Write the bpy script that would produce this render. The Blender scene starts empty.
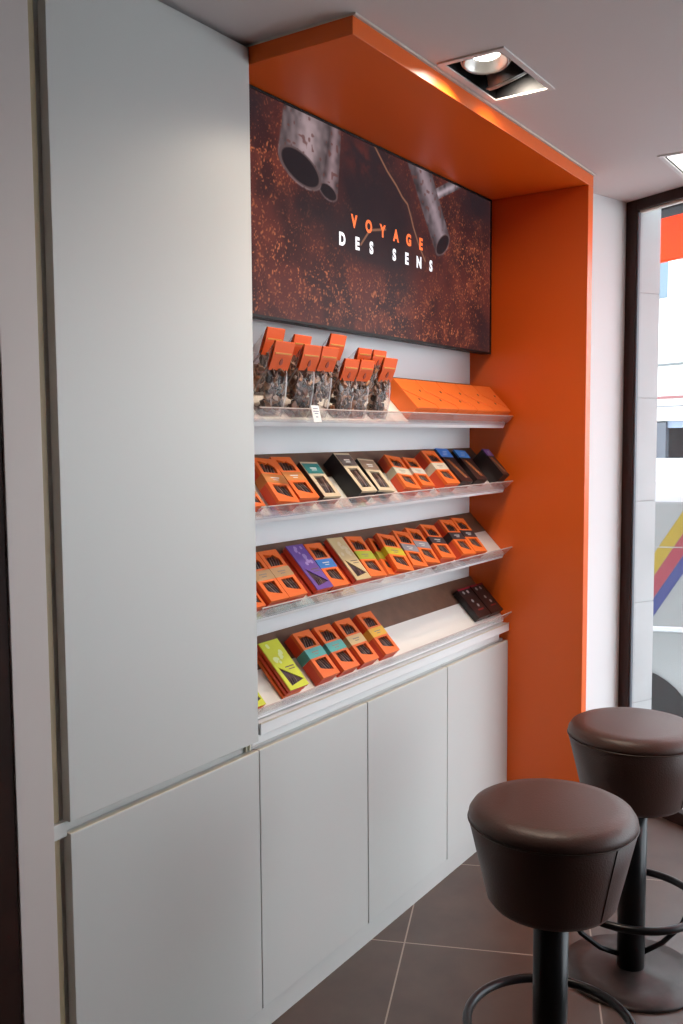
import bpy, bmesh, math, random
import numpy as np
from mathutils import Vector, Matrix, Euler
random.seed(4); rng = np.random.default_rng(7)
sc = bpy.context.scene
C = sc.collection
R = math.radians

# ------------------------------------------------------------------ camera, world, lamps, exposure
F_PX, PITCH, YAW, ROLL, CAM = 939.2, 4.59, 33.98, -0.395, Vector((0, -1.4376, 1.5))
cd = bpy.data.cameras.new('camera'); cam = bpy.data.objects.new('camera', cd); C.objects.link(cam)
fw = Vector((math.cos(R(YAW)) * math.cos(R(PITCH)), math.sin(R(YAW)) * math.cos(R(PITCH)), -math.sin(R(PITCH))))
rt = Vector((math.sin(R(YAW)), -math.cos(R(YAW)), 0)); up = rt.cross(fw)
r2 = rt * math.cos(R(ROLL)) + up * math.sin(R(ROLL)); u2 = -rt * math.sin(R(ROLL)) + up * math.cos(R(ROLL))
cam.matrix_world = Matrix((( r2.x, u2.x, -fw.x, CAM.x), (r2.y, u2.y, -fw.y, CAM.y), (r2.z, u2.z, -fw.z, CAM.z), (0, 0, 0, 1)))
cd.sensor_fit = 'VERTICAL'; cd.sensor_height = 24.0; cd.lens = F_PX * 24.0 / 1024; cd.clip_start = 0.02
sc.camera = cam
sc.view_settings.view_transform = 'Standard'; sc.view_settings.look = 'None'
sc.view_settings.gamma = 1; sc.view_settings.use_curve_mapping = False
sc.view_settings.exposure = 0.0
WORLD_STRENGTH = 5.6
SPOT_W = 42.0
SCREEN_GLOW = 1.25
w = bpy.data.worlds.new('overcast_sky'); sc.world = w; w.use_nodes = True
nt = w.node_tree; bg = nt.nodes['Background']
tc = nt.nodes.new('ShaderNodeTexCoord'); sp = nt.nodes.new('ShaderNodeSeparateXYZ'); cr = nt.nodes.new('ShaderNodeValToRGB')
nt.links.new(tc.outputs['Generated'], sp.inputs[0]); nt.links.new(sp.outputs['Z'], cr.inputs[0]); nt.links.new(cr.outputs[0], bg.inputs[0])
cr.color_ramp.elements[0].color = (.90, .95, .98, 1); cr.color_ramp.elements[1].color = (.80, .90, 1, 1)
bg.inputs[1].default_value = WORLD_STRENGTH

# ------------------------------------------------------------------ materials
MAT = {}
def mat(name, col, rough=.5, metal=0, emit=None, es=0, spec=None, noise=None, bump=None, transl=0, coat=0):
    m = bpy.data.materials.new(name); m.use_nodes = True; n = m.node_tree; b = n.nodes['Principled BSDF']
    b.inputs['Base Color'].default_value = (*col, 1); b.inputs['Roughness'].default_value = rough; b.inputs['Metallic'].default_value = metal
    if spec is not None: b.inputs['Specular IOR Level'].default_value = spec
    if coat: b.inputs['Coat Weight'].default_value = coat; b.inputs['Coat Roughness'].default_value = .15
    if emit: b.inputs['Emission Color'].default_value = (*emit, 1); b.inputs['Emission Strength'].default_value = es
    if noise or bump:
        t = n.nodes.new('ShaderNodeTexCoord'); nz = n.nodes.new('ShaderNodeTexNoise'); n.links.new(t.outputs['Object'], nz.inputs['Vector'])
        sc_, amt = noise or bump
        nz.inputs['Scale'].default_value = sc_; nz.inputs['Detail'].default_value = 6
        if noise:
            r = n.nodes.new('ShaderNodeValToRGB'); n.links.new(nz.outputs[0], r.inputs[0]); n.links.new(r.outputs[0], b.inputs['Base Color'])
            r.color_ramp.elements[0].position = .3; r.color_ramp.elements[1].position = .7
            r.color_ramp.elements[0].color = (*[c * (1 - amt) for c in col], 1); r.color_ramp.elements[1].color = (*[min(1, c * (1 + amt)) for c in col], 1)
        if bump:
            bp = n.nodes.new('ShaderNodeBump'); nb = n.nodes.new('ShaderNodeTexNoise'); nb.inputs['Scale'].default_value = bump[0]
            n.links.new(t.outputs['Object'], nb.inputs['Vector'])
            n.links.new(nb.outputs[0], bp.inputs['Height']); bp.inputs['Strength'].default_value = bump[1]; bp.inputs['Distance'].default_value = .002
            n.links.new(bp.outputs[0], b.inputs['Normal'])
    MAT[name] = m; return m
def clear(name, tint=(1, 1, 1), gloss=.12, rough=.05, haze=0, hazecol=(.8, .8, .8), fres=1.45):
    m = bpy.data.materials.new(name); m.use_nodes = True; n = m.node_tree; n.nodes.clear()
    o = n.nodes.new('ShaderNodeOutputMaterial'); tr = n.nodes.new('ShaderNodeBsdfTransparent'); gl = n.nodes.new('ShaderNodeBsdfGlossy')
    mx = n.nodes.new('ShaderNodeMixShader'); lw = n.nodes.new('ShaderNodeLayerWeight'); lw.inputs[0].default_value = .5
    pw_ = n.nodes.new('ShaderNodeMath'); pw_.operation = 'POWER'; n.links.new(lw.outputs['Facing'], pw_.inputs[0]); pw_.inputs[1].default_value = 4
    fr = n.nodes.new('ShaderNodeMath'); fr.operation = 'MULTIPLY_ADD'; n.links.new(pw_.outputs[0], fr.inputs[0]); fr.inputs[1].default_value = .75; fr.inputs[2].default_value = .04
    tr.inputs[0].default_value = (*tint, 1); gl.inputs['Roughness'].default_value = rough
    n.links.new(fr.outputs[0], mx.inputs[0]); n.links.new(tr.outputs[0], mx.inputs[1]); n.links.new(gl.outputs[0], mx.inputs[2])
    last = mx
    if haze:
        df = n.nodes.new('ShaderNodeBsdfDiffuse'); df.inputs[0].default_value = (*hazecol, 1); m2 = n.nodes.new('ShaderNodeMixShader')
        m2.inputs[0].default_value = haze; n.links.new(mx.outputs[0], m2.inputs[1]); n.links.new(df.outputs[0], m2.inputs[2]); last = m2
    n.links.new(last.outputs[0], o.inputs[0]); MAT[name] = m; return m

WHITE = mat('cabinet_laminate', (.61, .61, .585), .40, spec=.55)
WHITE2 = mat('shelf_lacquer', (.84, .84, .83), .35)
CREAM = mat('cream_edge', (.72, .66, .52), .5)
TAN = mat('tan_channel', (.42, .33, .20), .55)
WALLW = mat('wall_paint', (.82, .80, .79), .8, bump=(120, .1))
SHOPW = mat('low_bounce_wall_paint', (.22, .16, .13), .8)  # dark tone given to the unseen walls to lower bounced light
BACKW = mat('recess_back_paint', (.86, .87, .88), .6)
CEIL = mat('ceiling_paint', (.70, .64, .62), .9, bump=(90, .08))
ORANGE = mat('orange_lacquer', (.88, .135, .008), .36)
EDGE = mat('pale_reveal_line', (.70, .62, .55), .6)
BROWNW = mat('brown_shelf_panel', (.15, .075, .045), .5, noise=(25, .15))
LINER = mat('pale_shelf_liner', (.82, .79, .72), .45)
DARKW = mat('dark_stained_wood', (.022, .006, .003), .6, spec=.15, noise=(9, .35))
FRAME = mat('brown_frame_paint', (.024, .009, .007), .4, spec=.25)
LEATHER = mat('brown_leather', (.080, .038, .029), .42, spec=.42, bump=(260, .35))
PIPING = mat('leather_piping', (.07, .035, .026), .45)
BLACKM = mat('black_metal', (.012, .011, .012), .3, metal=.4)
BASEM = mat('dark_bronze_base', (.045, .032, .028), .42, metal=.3, noise=(40, .2))
BLACKP = mat('black_plastic', (.008, .008, .009), .5, spec=.2)
SILVER = mat('brushed_silver', (.6, .58, .56), .3, metal=.8)
LAMPW = mat('lamp_glow', (1, 1, 1), .3, emit=(1, .93, .82), es=18)
TRIMW = mat('white_lamp_trim', (.75, .72, .70), .5)
PAPERW = mat('white_paper', (.85, .85, .83), .7)
INK = mat('grey_ink', (.18, .17, .25), .7)
PORANGE = mat('orange_card', (.86, .165, .025), .42)
PDEEP = mat('deep_orange_card', (.72, .075, .02), .45)
PBLACK = mat('black_card', (.012, .011, .014), .4)
PKRAFT = mat('kraft_cream_card', (.66, .52, .34), .55)
CHOC = bpy.data.materials.new('chocolate_assorted'); CHOC.use_nodes = True
n = CHOC.node_tree; b = n.nodes['Principled BSDF']; g = n.nodes.new('ShaderNodeNewGeometry'); r = n.nodes.new('ShaderNodeValToRGB')
n.links.new(g.outputs['Random Per Island'], r.inputs[0]); n.links.new(r.outputs[0], b.inputs['Base Color']); b.inputs['Roughness'].default_value = .38
r.color_ramp.interpolation = 'CONSTANT'
for p_, c_ in ((0, (.11, .045, .028)), (.3, (.20, .10, .07)), (.5, (.05, .022, .016)), (.70, (.34, .15, .07)), (.90, (.42, .28, .21))):
    e = r.color_ramp.elements.new(p_) if p_ not in (0,) else r.color_ramp.elements[0]; e.position = p_; e.color = (*c_, 1)
MAT['choc'] = CHOC
CHOC2 = CHOC.copy(); CHOC2.name = 'chocolate_sticks_assorted'
for e, c_ in zip([x for x in CHOC2.node_tree.nodes if x.type == 'VALTORGB'][0].color_ramp.elements, ((.10, .05, .04), (.18, .11, .09), (.06, .03, .025), (.27, .19, .17), (.55, .50, .47))): e.color = (*c_, 1)
FILM = clear('clear_film', gloss=.1, rough=.12)
ACRYL = clear('clear_acrylic', tint=(.95, .95, .96), haze=.15, hazecol=(.85, .83, .84), rough=.04)  # white haze mixed in to imitate pale reflections on the shelf lips
ACEDGE = mat('acrylic_edge', (.55, .47, .44), .25)
POUCH = clear('clear_pouch', tint=(.94, .92, .91), haze=.05, hazecol=(.5, .42, .38), rough=.45)
GLASS = clear('window_glass', tint=(.97, .99, 1), rough=.02)

def flatm(name, col, rough=.45): return mat(name, col, rough)
# floor tiles
m = bpy.data.materials.new('floor_tile'); m.use_nodes = True; n = m.node_tree; b = n.nodes['Principled BSDF']
t = n.nodes.new('ShaderNodeTexCoord'); mp = n.nodes.new('ShaderNodeMapping'); n.links.new(t.outputs['Object'], mp.inputs[0])
TILE = .545; ang = R(22.8)
mp.inputs['Rotation'].default_value = (0, 0, -ang); mp.inputs['Location'].default_value = (-2.106 + TILE * 8, .981 + TILE * 8, 0)
s = n.nodes.new('ShaderNodeSeparateXYZ'); n.links.new(mp.outputs[0], s.inputs[0])
def grout(axis):
    a = n.nodes.new('ShaderNodeMath'); a.operation = 'DIVIDE'; n.links.new(s.outputs[axis], a.inputs[0]); a.inputs[1].default_value = TILE
    f = n.nodes.new('ShaderNodeMath'); f.operation = 'FRACT'; n.links.new(a.outputs[0], f.inputs[0])
    c = n.nodes.new('ShaderNodeMath'); c.operation = 'PINGPONG'; n.links.new(f.outputs[0], c.inputs[0]); c.inputs[1].default_value = .5
    l = n.nodes.new('ShaderNodeMath'); l.operation = 'LESS_THAN'; n.links.new(c.outputs[0], l.inputs[0]); l.inputs[1].default_value = .0042
    return l
g1, g2 = grout('X'), grout('Y'); mx = n.nodes.new('ShaderNodeMath'); mx.operation = 'MAXIMUM'; n.links.new(g1.outputs[0], mx.inputs[0]); n.links.new(g2.outputs[0], mx.inputs[1])
nz = n.nodes.new('ShaderNodeTexNoise'); nz.inputs['Scale'].default_value = 7; nz.inputs['Detail'].default_value = 8; n.links.new(t.outputs['Object'], nz.inputs['Vector'])
r = n.nodes.new('ShaderNodeValToRGB'); n.links.new(nz.outputs[0], r.inputs[0]); r.color_ramp.elements[0].color = (.056, .031, .023, 1); r.color_ramp.elements[1].color = (.090, .053, .040, 1)
r.color_ramp.elements[0].position = .3; r.color_ramp.elements[1].position = .7
mc = n.nodes.new('ShaderNodeMix'); mc.data_type = 'RGBA'; n.links.new(mx.outputs[0], mc.inputs[0]); n.links.new(r.outputs[0], mc.inputs[6]); mc.inputs[7].default_value = (.33, .26, .21, 1)
n.links.new(mc.outputs[2], b.inputs['Base Color']); b.inputs['Roughness'].default_value = .33; b.inputs['Specular IOR Level'].default_value = .55
FLOORM = m

# ------------------------------------------------------------------ mesh helpers
class MB:
    def __init__(s): s.v = []; s.f = []; s.m = []; s.sm = []
    def add(s, vs, fs, mi=0, smooth=False):
        o = len(s.v); s.v += [tuple(v) for v in vs]
        for f in fs: s.f.append(tuple(i + o for i in f)); s.m.append(mi); s.sm.append(smooth)
        return s
    def box(s, a, b, mi=0):
        x0, y0, z0 = a; x1, y1, z1 = b
        vs = [(x0, y0, z0), (x1, y0, z0), (x1, y1, z0), (x0, y1, z0), (x0, y0, z1), (x1, y0, z1), (x1, y1, z1), (x0, y1, z1)]
        return s.add(vs, [(3, 2, 1, 0), (4, 5, 6, 7), (0, 1, 5, 4), (1, 2, 6, 5), (2, 3, 7, 6), (3, 0, 4, 7)], mi)
    def prism(s, poly, fn0, fn1, mi=0, smooth=False):
        k = len(poly); vs = [fn0(p) for p in poly] + [fn1(p) for p in poly]
        fs = [tuple(range(k))[::-1], tuple(range(k, 2 * k))] + [(i, (i + 1) % k, k + (i + 1) % k, k + i) for i in range(k)]
        return s.add(vs, fs, mi, smooth)
    def lathe(s, prof, seg=48, c=(0, 0, 0), mi=0, smooth=True):
        vs = []; fs = []
        for r_, z in prof:
            for i in range(seg):
                a = 2 * math.pi * i / seg; vs.append((c[0] + r_ * math.cos(a), c[1] + r_ * math.sin(a), c[2] + z))
        for j in range(len(prof) - 1):
            for i in range(seg): fs.append((j * seg + i, j * seg + (i + 1) % seg, (j + 1) * seg + (i + 1) % seg, (j + 1) * seg + i))
        s.add(vs, fs, mi, smooth)
        for j, rev in ((0, True), (len(prof) - 1, False)):
            if prof[j][0] > 1e-5:
                ring = [j * seg + i for i in range(seg)]; o = len(s.v) - len(vs)
                s.f.append(tuple(o + i for i in (ring[::-1] if rev else ring))); s.m.append(mi); s.sm.append(False)
        return s
    def tube(s, pts, rad, seg=12, mi=0, closed=False):
        P = [Vector(p) for p in pts]; k = len(P); vs = []; fs = []; prev = None
        for i in range(k):
            if closed: t = P[(i + 1) % k] - P[i - 1]
            else: t = P[min(i + 1, k - 1)] - P[max(i - 1, 0)]
            t.normalize()
            if prev is None:
                ref = Vector((0, 0, 1)) if abs(t.z) < .9 else Vector((1, 0, 0)); nn = t.cross(ref).normalized()
            else: nn = (prev - t * prev.dot(t)).normalized()
            prev = nn; bb = t.cross(nn)
            for j in range(seg):
                a = 2 * math.pi * j / seg; vs.append(P[i] + (nn * math.cos(a) + bb * math.sin(a)) * rad)
        for i in range(k if closed else k - 1):
            for j in range(seg):
                i2 = (i + 1) % k; fs.append((i * seg + j, i * seg + (j + 1) % seg, i2 * seg + (j + 1) % seg, i2 * seg + j))
        if not closed: fs += [tuple(range(seg))[::-1], tuple((k - 1) * seg + j for j in range(seg))]
        return s.add(vs, fs, mi, True)
    def build(s, name, mats, parent=None, bevel=0, seg=2):
        me = bpy.data.meshes.new(name); me.from_pydata(s.v, [], s.f)
        for mm in (mats if isinstance(mats, (list, tuple)) else [mats]): me.materials.append(mm)
        for p, mi, sm in zip(me.polygons, s.m, s.sm): p.material_index = mi; p.use_smooth = sm
        bm = bmesh.new(); bm.from_mesh(me); bmesh.ops.recalc_face_normals(bm, faces=bm.faces)
        if bevel:
            es = [e for e in bm.edges if len(e.link_faces) == 2 and e.calc_face_angle(0) > .5]
            bmesh.ops.bevel(bm, geom=es, offset=bevel, segments=seg, affect='EDGES', profile=.5)
        bm.to_mesh(me); bm.free()
        o = bpy.data.objects.new(name, me); C.objects.link(o)
        if parent: o.parent = parent
        return o
def holed(outer, holes, z0, z1, fn=lambda x, y, z: (x, y, z)):
    """plate with holes: outer and holes are lists of (x, y); returns an MB"""
    bm = bmesh.new(); loops = []
    for lp in [outer] + holes:
        vs = [bm.verts.new((x, y, z0)) for x, y in lp]
        for i in range(len(vs)): bm.edges.new((vs[i], vs[(i + 1) % len(vs)]))
    bmesh.ops.triangle_fill(bm, use_beauty=True, use_dissolve=False, edges=bm.edges[:])
    bm.verts.index_update(); mb = MB()
    V = [(v.co.x, v.co.y) for v in bm.verts]; T = [tuple(v.index for v in f.verts) for f in bm.faces]; bm.free()
    mb.add([fn(x, y, z1) for x, y in V], T); mb.add([fn(x, y, z0) for x, y in V], [t_[::-1] for t_ in T])
    for lp in [outer] + holes:
        k = len(lp); mb.add([fn(x, y, z0) for x, y in lp] + [fn(x, y, z1) for x, y in lp], [(i, (i + 1) % k, k + (i + 1) % k, k + i) for i in range(k)])
    return mb
def weld(o):
    bm = bmesh.new(); bm.from_mesh(o.data); bmesh.ops.remove_doubles(bm, verts=bm.verts, dist=1e-5); bmesh.ops.recalc_face_normals(bm, faces=bm.faces); bm.to_mesh(o.data); bm.free(); return o
def tag(o, label=None, cat=None, group=None, kind=None):
    if label: o['label'] = label
    if cat: o['category'] = cat
    if group: o['group'] = group
    if kind: o['kind'] = kind
    return o
def empty(name, loc=(0, 0, 0), rot=None):
    o = bpy.data.objects.new(name, None); C.objects.link(o); o.location = loc; o.empty_display_size = .05
    if rot is not None: o.rotation_euler = rot
    return o
def thing(name, label, cat, loc=(0, 0, 0), rot=None, group=None): return tag(empty(name, loc, rot), label, cat, group)
def struct(o): o['kind'] = 'structure'; return o
def copy_tree(o, parent=None):
    c = o.copy(); C.objects.link(c); c.parent = parent
    for ch in list(o.children): copy_tree(ch, c)
    return c

# ------------------------------------------------------------------ measures
X1, XA, XB, X2 = 1.762, 2.262, 2.762, 3.256          # door splits of the base cabinets, orange panel
XL = 1.178                                            # left edge of the tall doors
ZB, ZT, ZTD, ZC = .058, .728, .752, 2.412
YB = .165                                             # back wall of the display recess
W0 = Vector((3.784, -.262, 0)); WD = Vector((-.45, -.89, 0)).normalized(); WN = Vector((.89, -.45, 0)).normalized()
def WP(a, b_, z): return W0 + WD * a + WN * b_ + Vector((0, 0, z))
WLEN = 4.78

# ------------------------------------------------------------------ structure
fl = MB(); WE = WP(WLEN, 0, 0)
poly = [(-2.1, YB + .6), (3.9, YB + .6), (3.9, -.2), (WP(0, .12, 0).x, WP(0, .12, 0).y), (WP(WLEN, .12, 0).x, WP(WLEN, .12, 0).y), (-2.1, WE.y)]
fl.prism(poly, lambda p: (p[0], p[1], -.08), lambda p: (p[0], p[1], 0)); struct(fl.build('floor', FLOORM))
# ceiling with openings for the recessed lights
LAMPS = [(2.128, -.468, 2.425, -.318), (3.224, -.700, 3.53, -.549)]
holes = [[(a, b_), (c, b_), (c, d_), (a, d_)] for a, b_, c, d_ in LAMPS]
outer = [(-2.1, YB + .6), (3.95, YB + .6), (3.95, -.1), (WP(-.1, .1, 0).x, WP(-.1, .1, 0).y), (WP(WLEN, .1, 0).x, WP(WLEN, .1, 0).y), (-2.1, WE.y)]
struct(holed(outer, holes, ZC, ZC + .03).build('ceiling', CEIL))
struct(MB().box((-2.15, WE.y - .1, 0), (WE.x + .1, WE.y, ZC)).build('wall_back', SHOPW))
struct(MB().box((-2.2, WE.y, 0), (-2.1, .7, ZC)).build('wall_left', SHOPW))
struct(MB().box((-2.1, .0, 0), (1.052, .12, ZC)).build('wall_front', DARKW))
# wall beside the orange surround, running to the window frame
d1 = Vector((.226, -.062, 0)).normalized(); a0 = W0 - d1 * .49; n1 = Vector((.062, .226, 0)).normalized()
pw = [a0, W0 + d1 * .0, W0 + d1 * .0 + n1 * .25, a0 + n1 * .25]
wr = MB(); wr.prism(pw, lambda p: (p.x, p.y, 0), lambda p: (p.x, p.y, ZC)); struct(wr.build('wall_right', WALLW))
# window: frame, mullions, sill track and panes
win = empty('window_1'); struct(win)
def wbox(mb, a0, a1, b0, b1, z0, z1, mi=0):
    mb.prism([(a0, b0), (a1, b0), (a1, b1), (a0, b1)], lambda p: WP(p[0], p[1], z0), lambda p: WP(p[0], p[1], z1), mi)
fr = MB(); wbox(fr, -.002, .056, -.01, .014, 0, ZC); fr.build('side_frame', FRAME, win, .002)
fr = MB(); wbox(fr, .056, 3.16, -.01, .03, ZC - .041, ZC); fr.build('top_frame', FRAME, win, .002)
fr = MB(); wbox(fr, .056, 3.16, .008, .028, ZC - .049, ZC - .041); fr.build('glazing_bead', EDGE, win)
fr = MB(); wbox(fr, .056, 3.16, -.01, .03, 0, .05); fr.build('bottom_frame', FRAME, win, .002)
for a in (1.6, 3.1):
    fr = MB(); wbox(fr, a, a + .06, -.01, .03, .05, ZC - .049); fr.build('mullion', FRAME, win, .002)
for a, b_ in ((.056, 1.6), (1.66, 3.1)):
    fr = MB(); wbox(fr, a, b_, .006, .0075, .05, ZC - .049); fr.build('window_pane', GLASS, win)
fr = MB(); wbox(fr, .056, .062, -.004, .0055, .05, ZC - .049); fr.build('pane_seal', mat('grey_seal', (.12, .14, .17), .4), win)

nw = MB(); wbox(nw, 3.16, WLEN + .05, -.01, .09, 0, ZC); struct(nw.build('wall_light_block', SHOPW))  # unseen wall added in the last bay to dim daylight on the left
# ------------------------------------------------------------------ tall cabinet on the left
tall = thing('tall_cabinet', 'tall white handleless cabinet filling the left side up to the ceiling', 'cabinet', (XL, 0, 0))
def T(o):  # keep world coordinates under an offset empty
    o.location = o.location - o.parent.location; return o
T(MB().box((XL - .012, .024, ZB + .002), (X1, YB + .55, ZC - .012)).build('carcass', WHITE, tall))
T(MB().box((XL, 0, ZTD), (X1 - .0015, .0225, ZC - .010)).build('upper_door', WHITE, tall, .0012))
T(MB().box((XL, 0, ZB + .002), (X1 - .0015, .0225, ZT)).build('lower_door', WHITE, tall, .0012))
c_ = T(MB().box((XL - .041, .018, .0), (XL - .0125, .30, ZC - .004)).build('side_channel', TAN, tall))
T(MB().box((XL - .041, .008, ZT - .004), (XL - .002, .0175, ZTD + .002)).build('channel_bridge', WHITE, tall))
g_ = MB(); g_.box((X1 - .030, .016, ZT + .001), (X1 - .027, .0235, ZTD)); g_.box((X1 - .016, .016, ZT + .001), (X1 - .013, .0235, ZTD)); T(g_.build('channel_bracket', CREAM, tall))
T(MB().box((XL, .001, ZT), (X1 - .003, .012, ZT + .0012)).build('door_edging', CREAM, tall))
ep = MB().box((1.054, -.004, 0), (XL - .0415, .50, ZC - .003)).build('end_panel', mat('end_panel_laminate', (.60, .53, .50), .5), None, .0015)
tag(ep, 'narrow upright white panel closing the left end of the tall cabinet', 'panel')
struct(MB().box((XL - .012, .003, 0), (X2 - .002, .022, ZB)).build('baseboard_front', WHITE))

# ------------------------------------------------------------------ base cabinets
for x0, x1, lb in ((X1, XA, 'white base cabinet next to the tall cabinet'), (XA, XB, 'middle one of the three white base cabinets under the display shelves'), (XB, X2, 'white base cabinet against the orange side panel')):
    t_ = thing('base_cabinet', lb, 'cabinet', (x0, 0, 0), group='white base cabinets under the display')
    T(MB().box((x0 + .001, .0235, ZB + .002), (x1 - .001, YB + .4, ZT + .006)).build('carcass', WHITE, t_))
    T(MB().box((x0 + .0025, 0, ZB + .002), (x1 - .0025, .0225, ZT)).build('door', WHITE, t_, .0012))
    T(MB().box((x0 + .003, .001, ZT), (x1 - .003, .012, ZT + .0012)).build('door_edging', CREAM, t_))
wt = thing('worktop', 'long white worktop ledge capping the base cabinets', 'worktop', (X1, 0, 0))
T(MB().box((X1 + .003, -.004, .766), (X2 - .002, YB + .4, .795)).build('board', WHITE2, wt, .0015))
T(MB().box((X1 + .003, .024, ZT + .0065), (X2 - .03, .05, .766)).build('grip_rail', WHITE2, wt))
T(MB().box((X1 + .003, -.0045, .7935), (X2 - .002, -.0005, .7965)).build('edging', CREAM, wt))

# ------------------------------------------------------------------ display recess: back panel, orange surround
struct(MB().box((X1, YB, .795), (X2, YB + .02, ZC - .001)).build('trim_1', BACKW))
HB = ZC - .046; PY = -.288; XH = 3.304
sur = thing('display_surround', 'glossy orange surround of canopy and side panel framing the display', 'surround', (X1, 0, 0))
T(MB().box((X1, PY, HB), (XH, YB, ZC - .006)).build('canopy', ORANGE, sur, .0012))
T(MB().box((X2, PY, 0), (XH, YB + .1, HB - .0005)).build('side_panel', ORANGE, sur, .0012))
T(MB().box((X1 + .002, PY - .006, ZC - .0055), (XH + .006, YB, ZC - .0005)).build('shadow_trim', EDGE, sur))

# ------------------------------------------------------------------ screen with its picture
SX0, SX1, SZ0, SZ1, SY = 1.80, 3.25, 1.803, 2.364, .079
scr = thing('display_screen', 'wide wall screen picturing cinnamon sticks on cocoa powder above the shelves', 'screen', (SX0, SY, SZ0))
T(MB().box((SX0, SY, SZ0), (SX1, SY + .035, SZ1)).build('housing', BLACKP, scr, .001))
bz = holed([(SX0, SZ0), (SX1, SZ0), (SX1, SZ1), (SX0, SZ1)], [[(SX0 + .006, SZ0 + .006), (SX1 - .006, SZ0 + .006), (SX1 - .006, SZ1 - .006), (SX0 + .006, SZ1 - .006)]], 0, .004, lambda x, y, z: (x, SY - z, y))
T(bz.build('bezel', BLACKP, scr))
NX, NZ = 700, 272
gx = np.linspace(SX0 + .005, SX1 - .005, NX); gz = np.linspace(SZ0 + .005, SZ1 - .005, NZ)
GX, GZ = np.meshgrid(gx, gz)
def vnoise(scale, seed):
    r_ = np.random.default_rng(seed); nx = int((SX1 - SX0) * scale) + 3; nz_ = int((SZ1 - SZ0) * scale) + 3
    g_ = r_.random((nz_, nx)); fx = (GX - SX0) * scale; fz = (GZ - SZ0) * scale
    ix = fx.astype(int); iz = fz.astype(int); tx = fx - ix; tz = fz - iz; tx = tx * tx * (3 - 2 * tx); tz = tz * tz * (3 - 2 * tz)
    return (g_[iz, ix] * (1 - tx) + g_[iz, ix + 1] * tx) * (1 - tz) + (g_[iz + 1, ix] * (1 - tx) + g_[iz + 1, ix + 1] * tx) * tz
def fbm(s0, seed, o=4): return sum(vnoise(s0 * 2 ** k, seed + k) / 2 ** k for k in range(o)) / sum(1 / 2 ** k for k in range(o))
def sm(a, b_, x): t_ = np.clip((x - a) / (b_ - a), 0, 1); return t_ * t_ * (3 - 2 * t_)
def mixc(c0, c1, t_): return c0 * (1 - t_[..., None]) + np.array(c1) * t_[..., None]
def blob(x, z, rx, rz): return np.exp(-(((GX - x) / rx) ** 2 + ((GZ - z) / rz) ** 2))
base = np.zeros((NZ, NX, 3)) + np.array((.036, .010, .010))
base = mixc(base, (.085, .018, .014), sm(.35, .7, fbm(9, 3)))
fine = vnoise(235, 11); fine2 = vnoise(120, 12); mid = fbm(22, 14)
dust = np.clip(.30 + .75 * blob(2.50, 1.90, .42, .10) + .8 * blob(3.08, 2.08, .13, .13) + .9 * blob(1.90, 2.20, .10, .06) + .7 * blob(2.30, 2.14, .06, .025)
               + .5 * blob(1.98, 1.95, .22, .12) + .5 * blob(2.75, 1.86, .3, .06), 0, 1.3)
dust *= 1 - .85 * np.clip(blob(2.52, 2.10, .30, .12), 0, 1)
sp_ = sm(.62, .9, .7 * fine + .3 * fine2 + .3 * (mid - .5)) * dust
base = mixc(base, (.46, .135, .055), np.clip(sp_ * 1.25, 0, 1))
base = mixc(base, (.15, .032, .019), np.clip(sm(.45, .75, mid) * dust * .55, 0, 1))
dark = np.clip(1.2 * blob(2.48, 2.20, .24, .15) + .9 * blob(2.42, 2.05, .28, .05) + .8 * blob(2.35, 2.30, .12, .1) + 1.0 * blob(3.15, 2.33, .18, .08) + .8 * blob(1.84, 2.33, .10, .07) + .7 * blob(2.12, 2.12, .16, .05) + .5 * blob(2.62, 1.96, .06, .05) + .8 * blob(3.2, 1.85, .06, .1), 0, .93)
base = mixc(base, (.014, .010, .013), dark)
base = mixc(base, (.12, .02, .012), np.clip(.6 * blob(2.36, 2.31, .09, .05) * sm(.4, .7, mid), 0, 1))
def stick(p0, p1, r0, r1, col, mouth=True):
    global base
    p0 = np.array(p0); p1 = np.array(p1); d = p1 - p0; L = np.hypot(*d); d = d / L; nn = np.array((-d[1], d[0]))
    s_ = ((GX - p0[0]) * d[0] + (GZ - p0[1]) * d[1]); q = ((GX - p0[0]) * nn[0] + (GZ - p0[1]) * nn[1]); rr = r0 + (r1 - r0) * np.clip(s_ / L, 0, 1)
    inside = sm(1.04, .96, np.abs(q) / rr) * sm(L + r1 * .45 * np.sqrt(np.clip(1 - (q / rr) ** 2, 0, 1)) + .004, L + r1 * .45 * np.sqrt(np.clip(1 - (q / rr) ** 2, 0, 1)) - .004, s_)
    k = np.clip(q / rr, -1, 1); tone = .30 + .75 * np.exp(-((k - .15) / .45) ** 2) + .35 * (vnoise(60, 31) - .5) + .25 * (mid - .5)
    tone = tone * (.75 + .25 * np.clip(s_ / L, 0, 1)); c = np.array(col)[None, None] * tone[..., None]
    spots = sm(.78, .86, vnoise(75, 41)); c = mixc(c, (.10, .035, .03), spots * .8)
    base = base * (1 - inside[..., None]) + c * inside[..., None]
    if mouth:
        e = ((s_ - L) / (r1 * .45)) ** 2 + (q / r1) ** 2
        rim = sm(1.0, .86, e); base = mixc(base, (.085, .055, .055), rim); base = mixc(base, (.012, .008, .010), sm(.80, .66, e))
def bez(p): return p
stick((3.02, 2.385), (2.80, 2.288), .020, .017, (.34, .27, .30), False)
stick((2.240, 2.42), (2.194, 2.176), .028, .047, (.22, .15, .16))
stick((2.12, 2.44), (2.066, 2.213), .104, .100, (.30, .22, .23))
stick((2.67, 2.42), (2.870, 2.142), .066, .060, (.24, .18, .20))
tw = [(2.425, 2.37), (2.47, 2.335), (2.51, 2.304), (2.565, 2.272), (2.60, 2.245), (2.634, 2.229), (2.655, 2.195), (2.67, 2.166), (2.71, 2.11), (2.749, 2.07)]
dist = np.full(GX.shape, 9.0)
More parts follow.
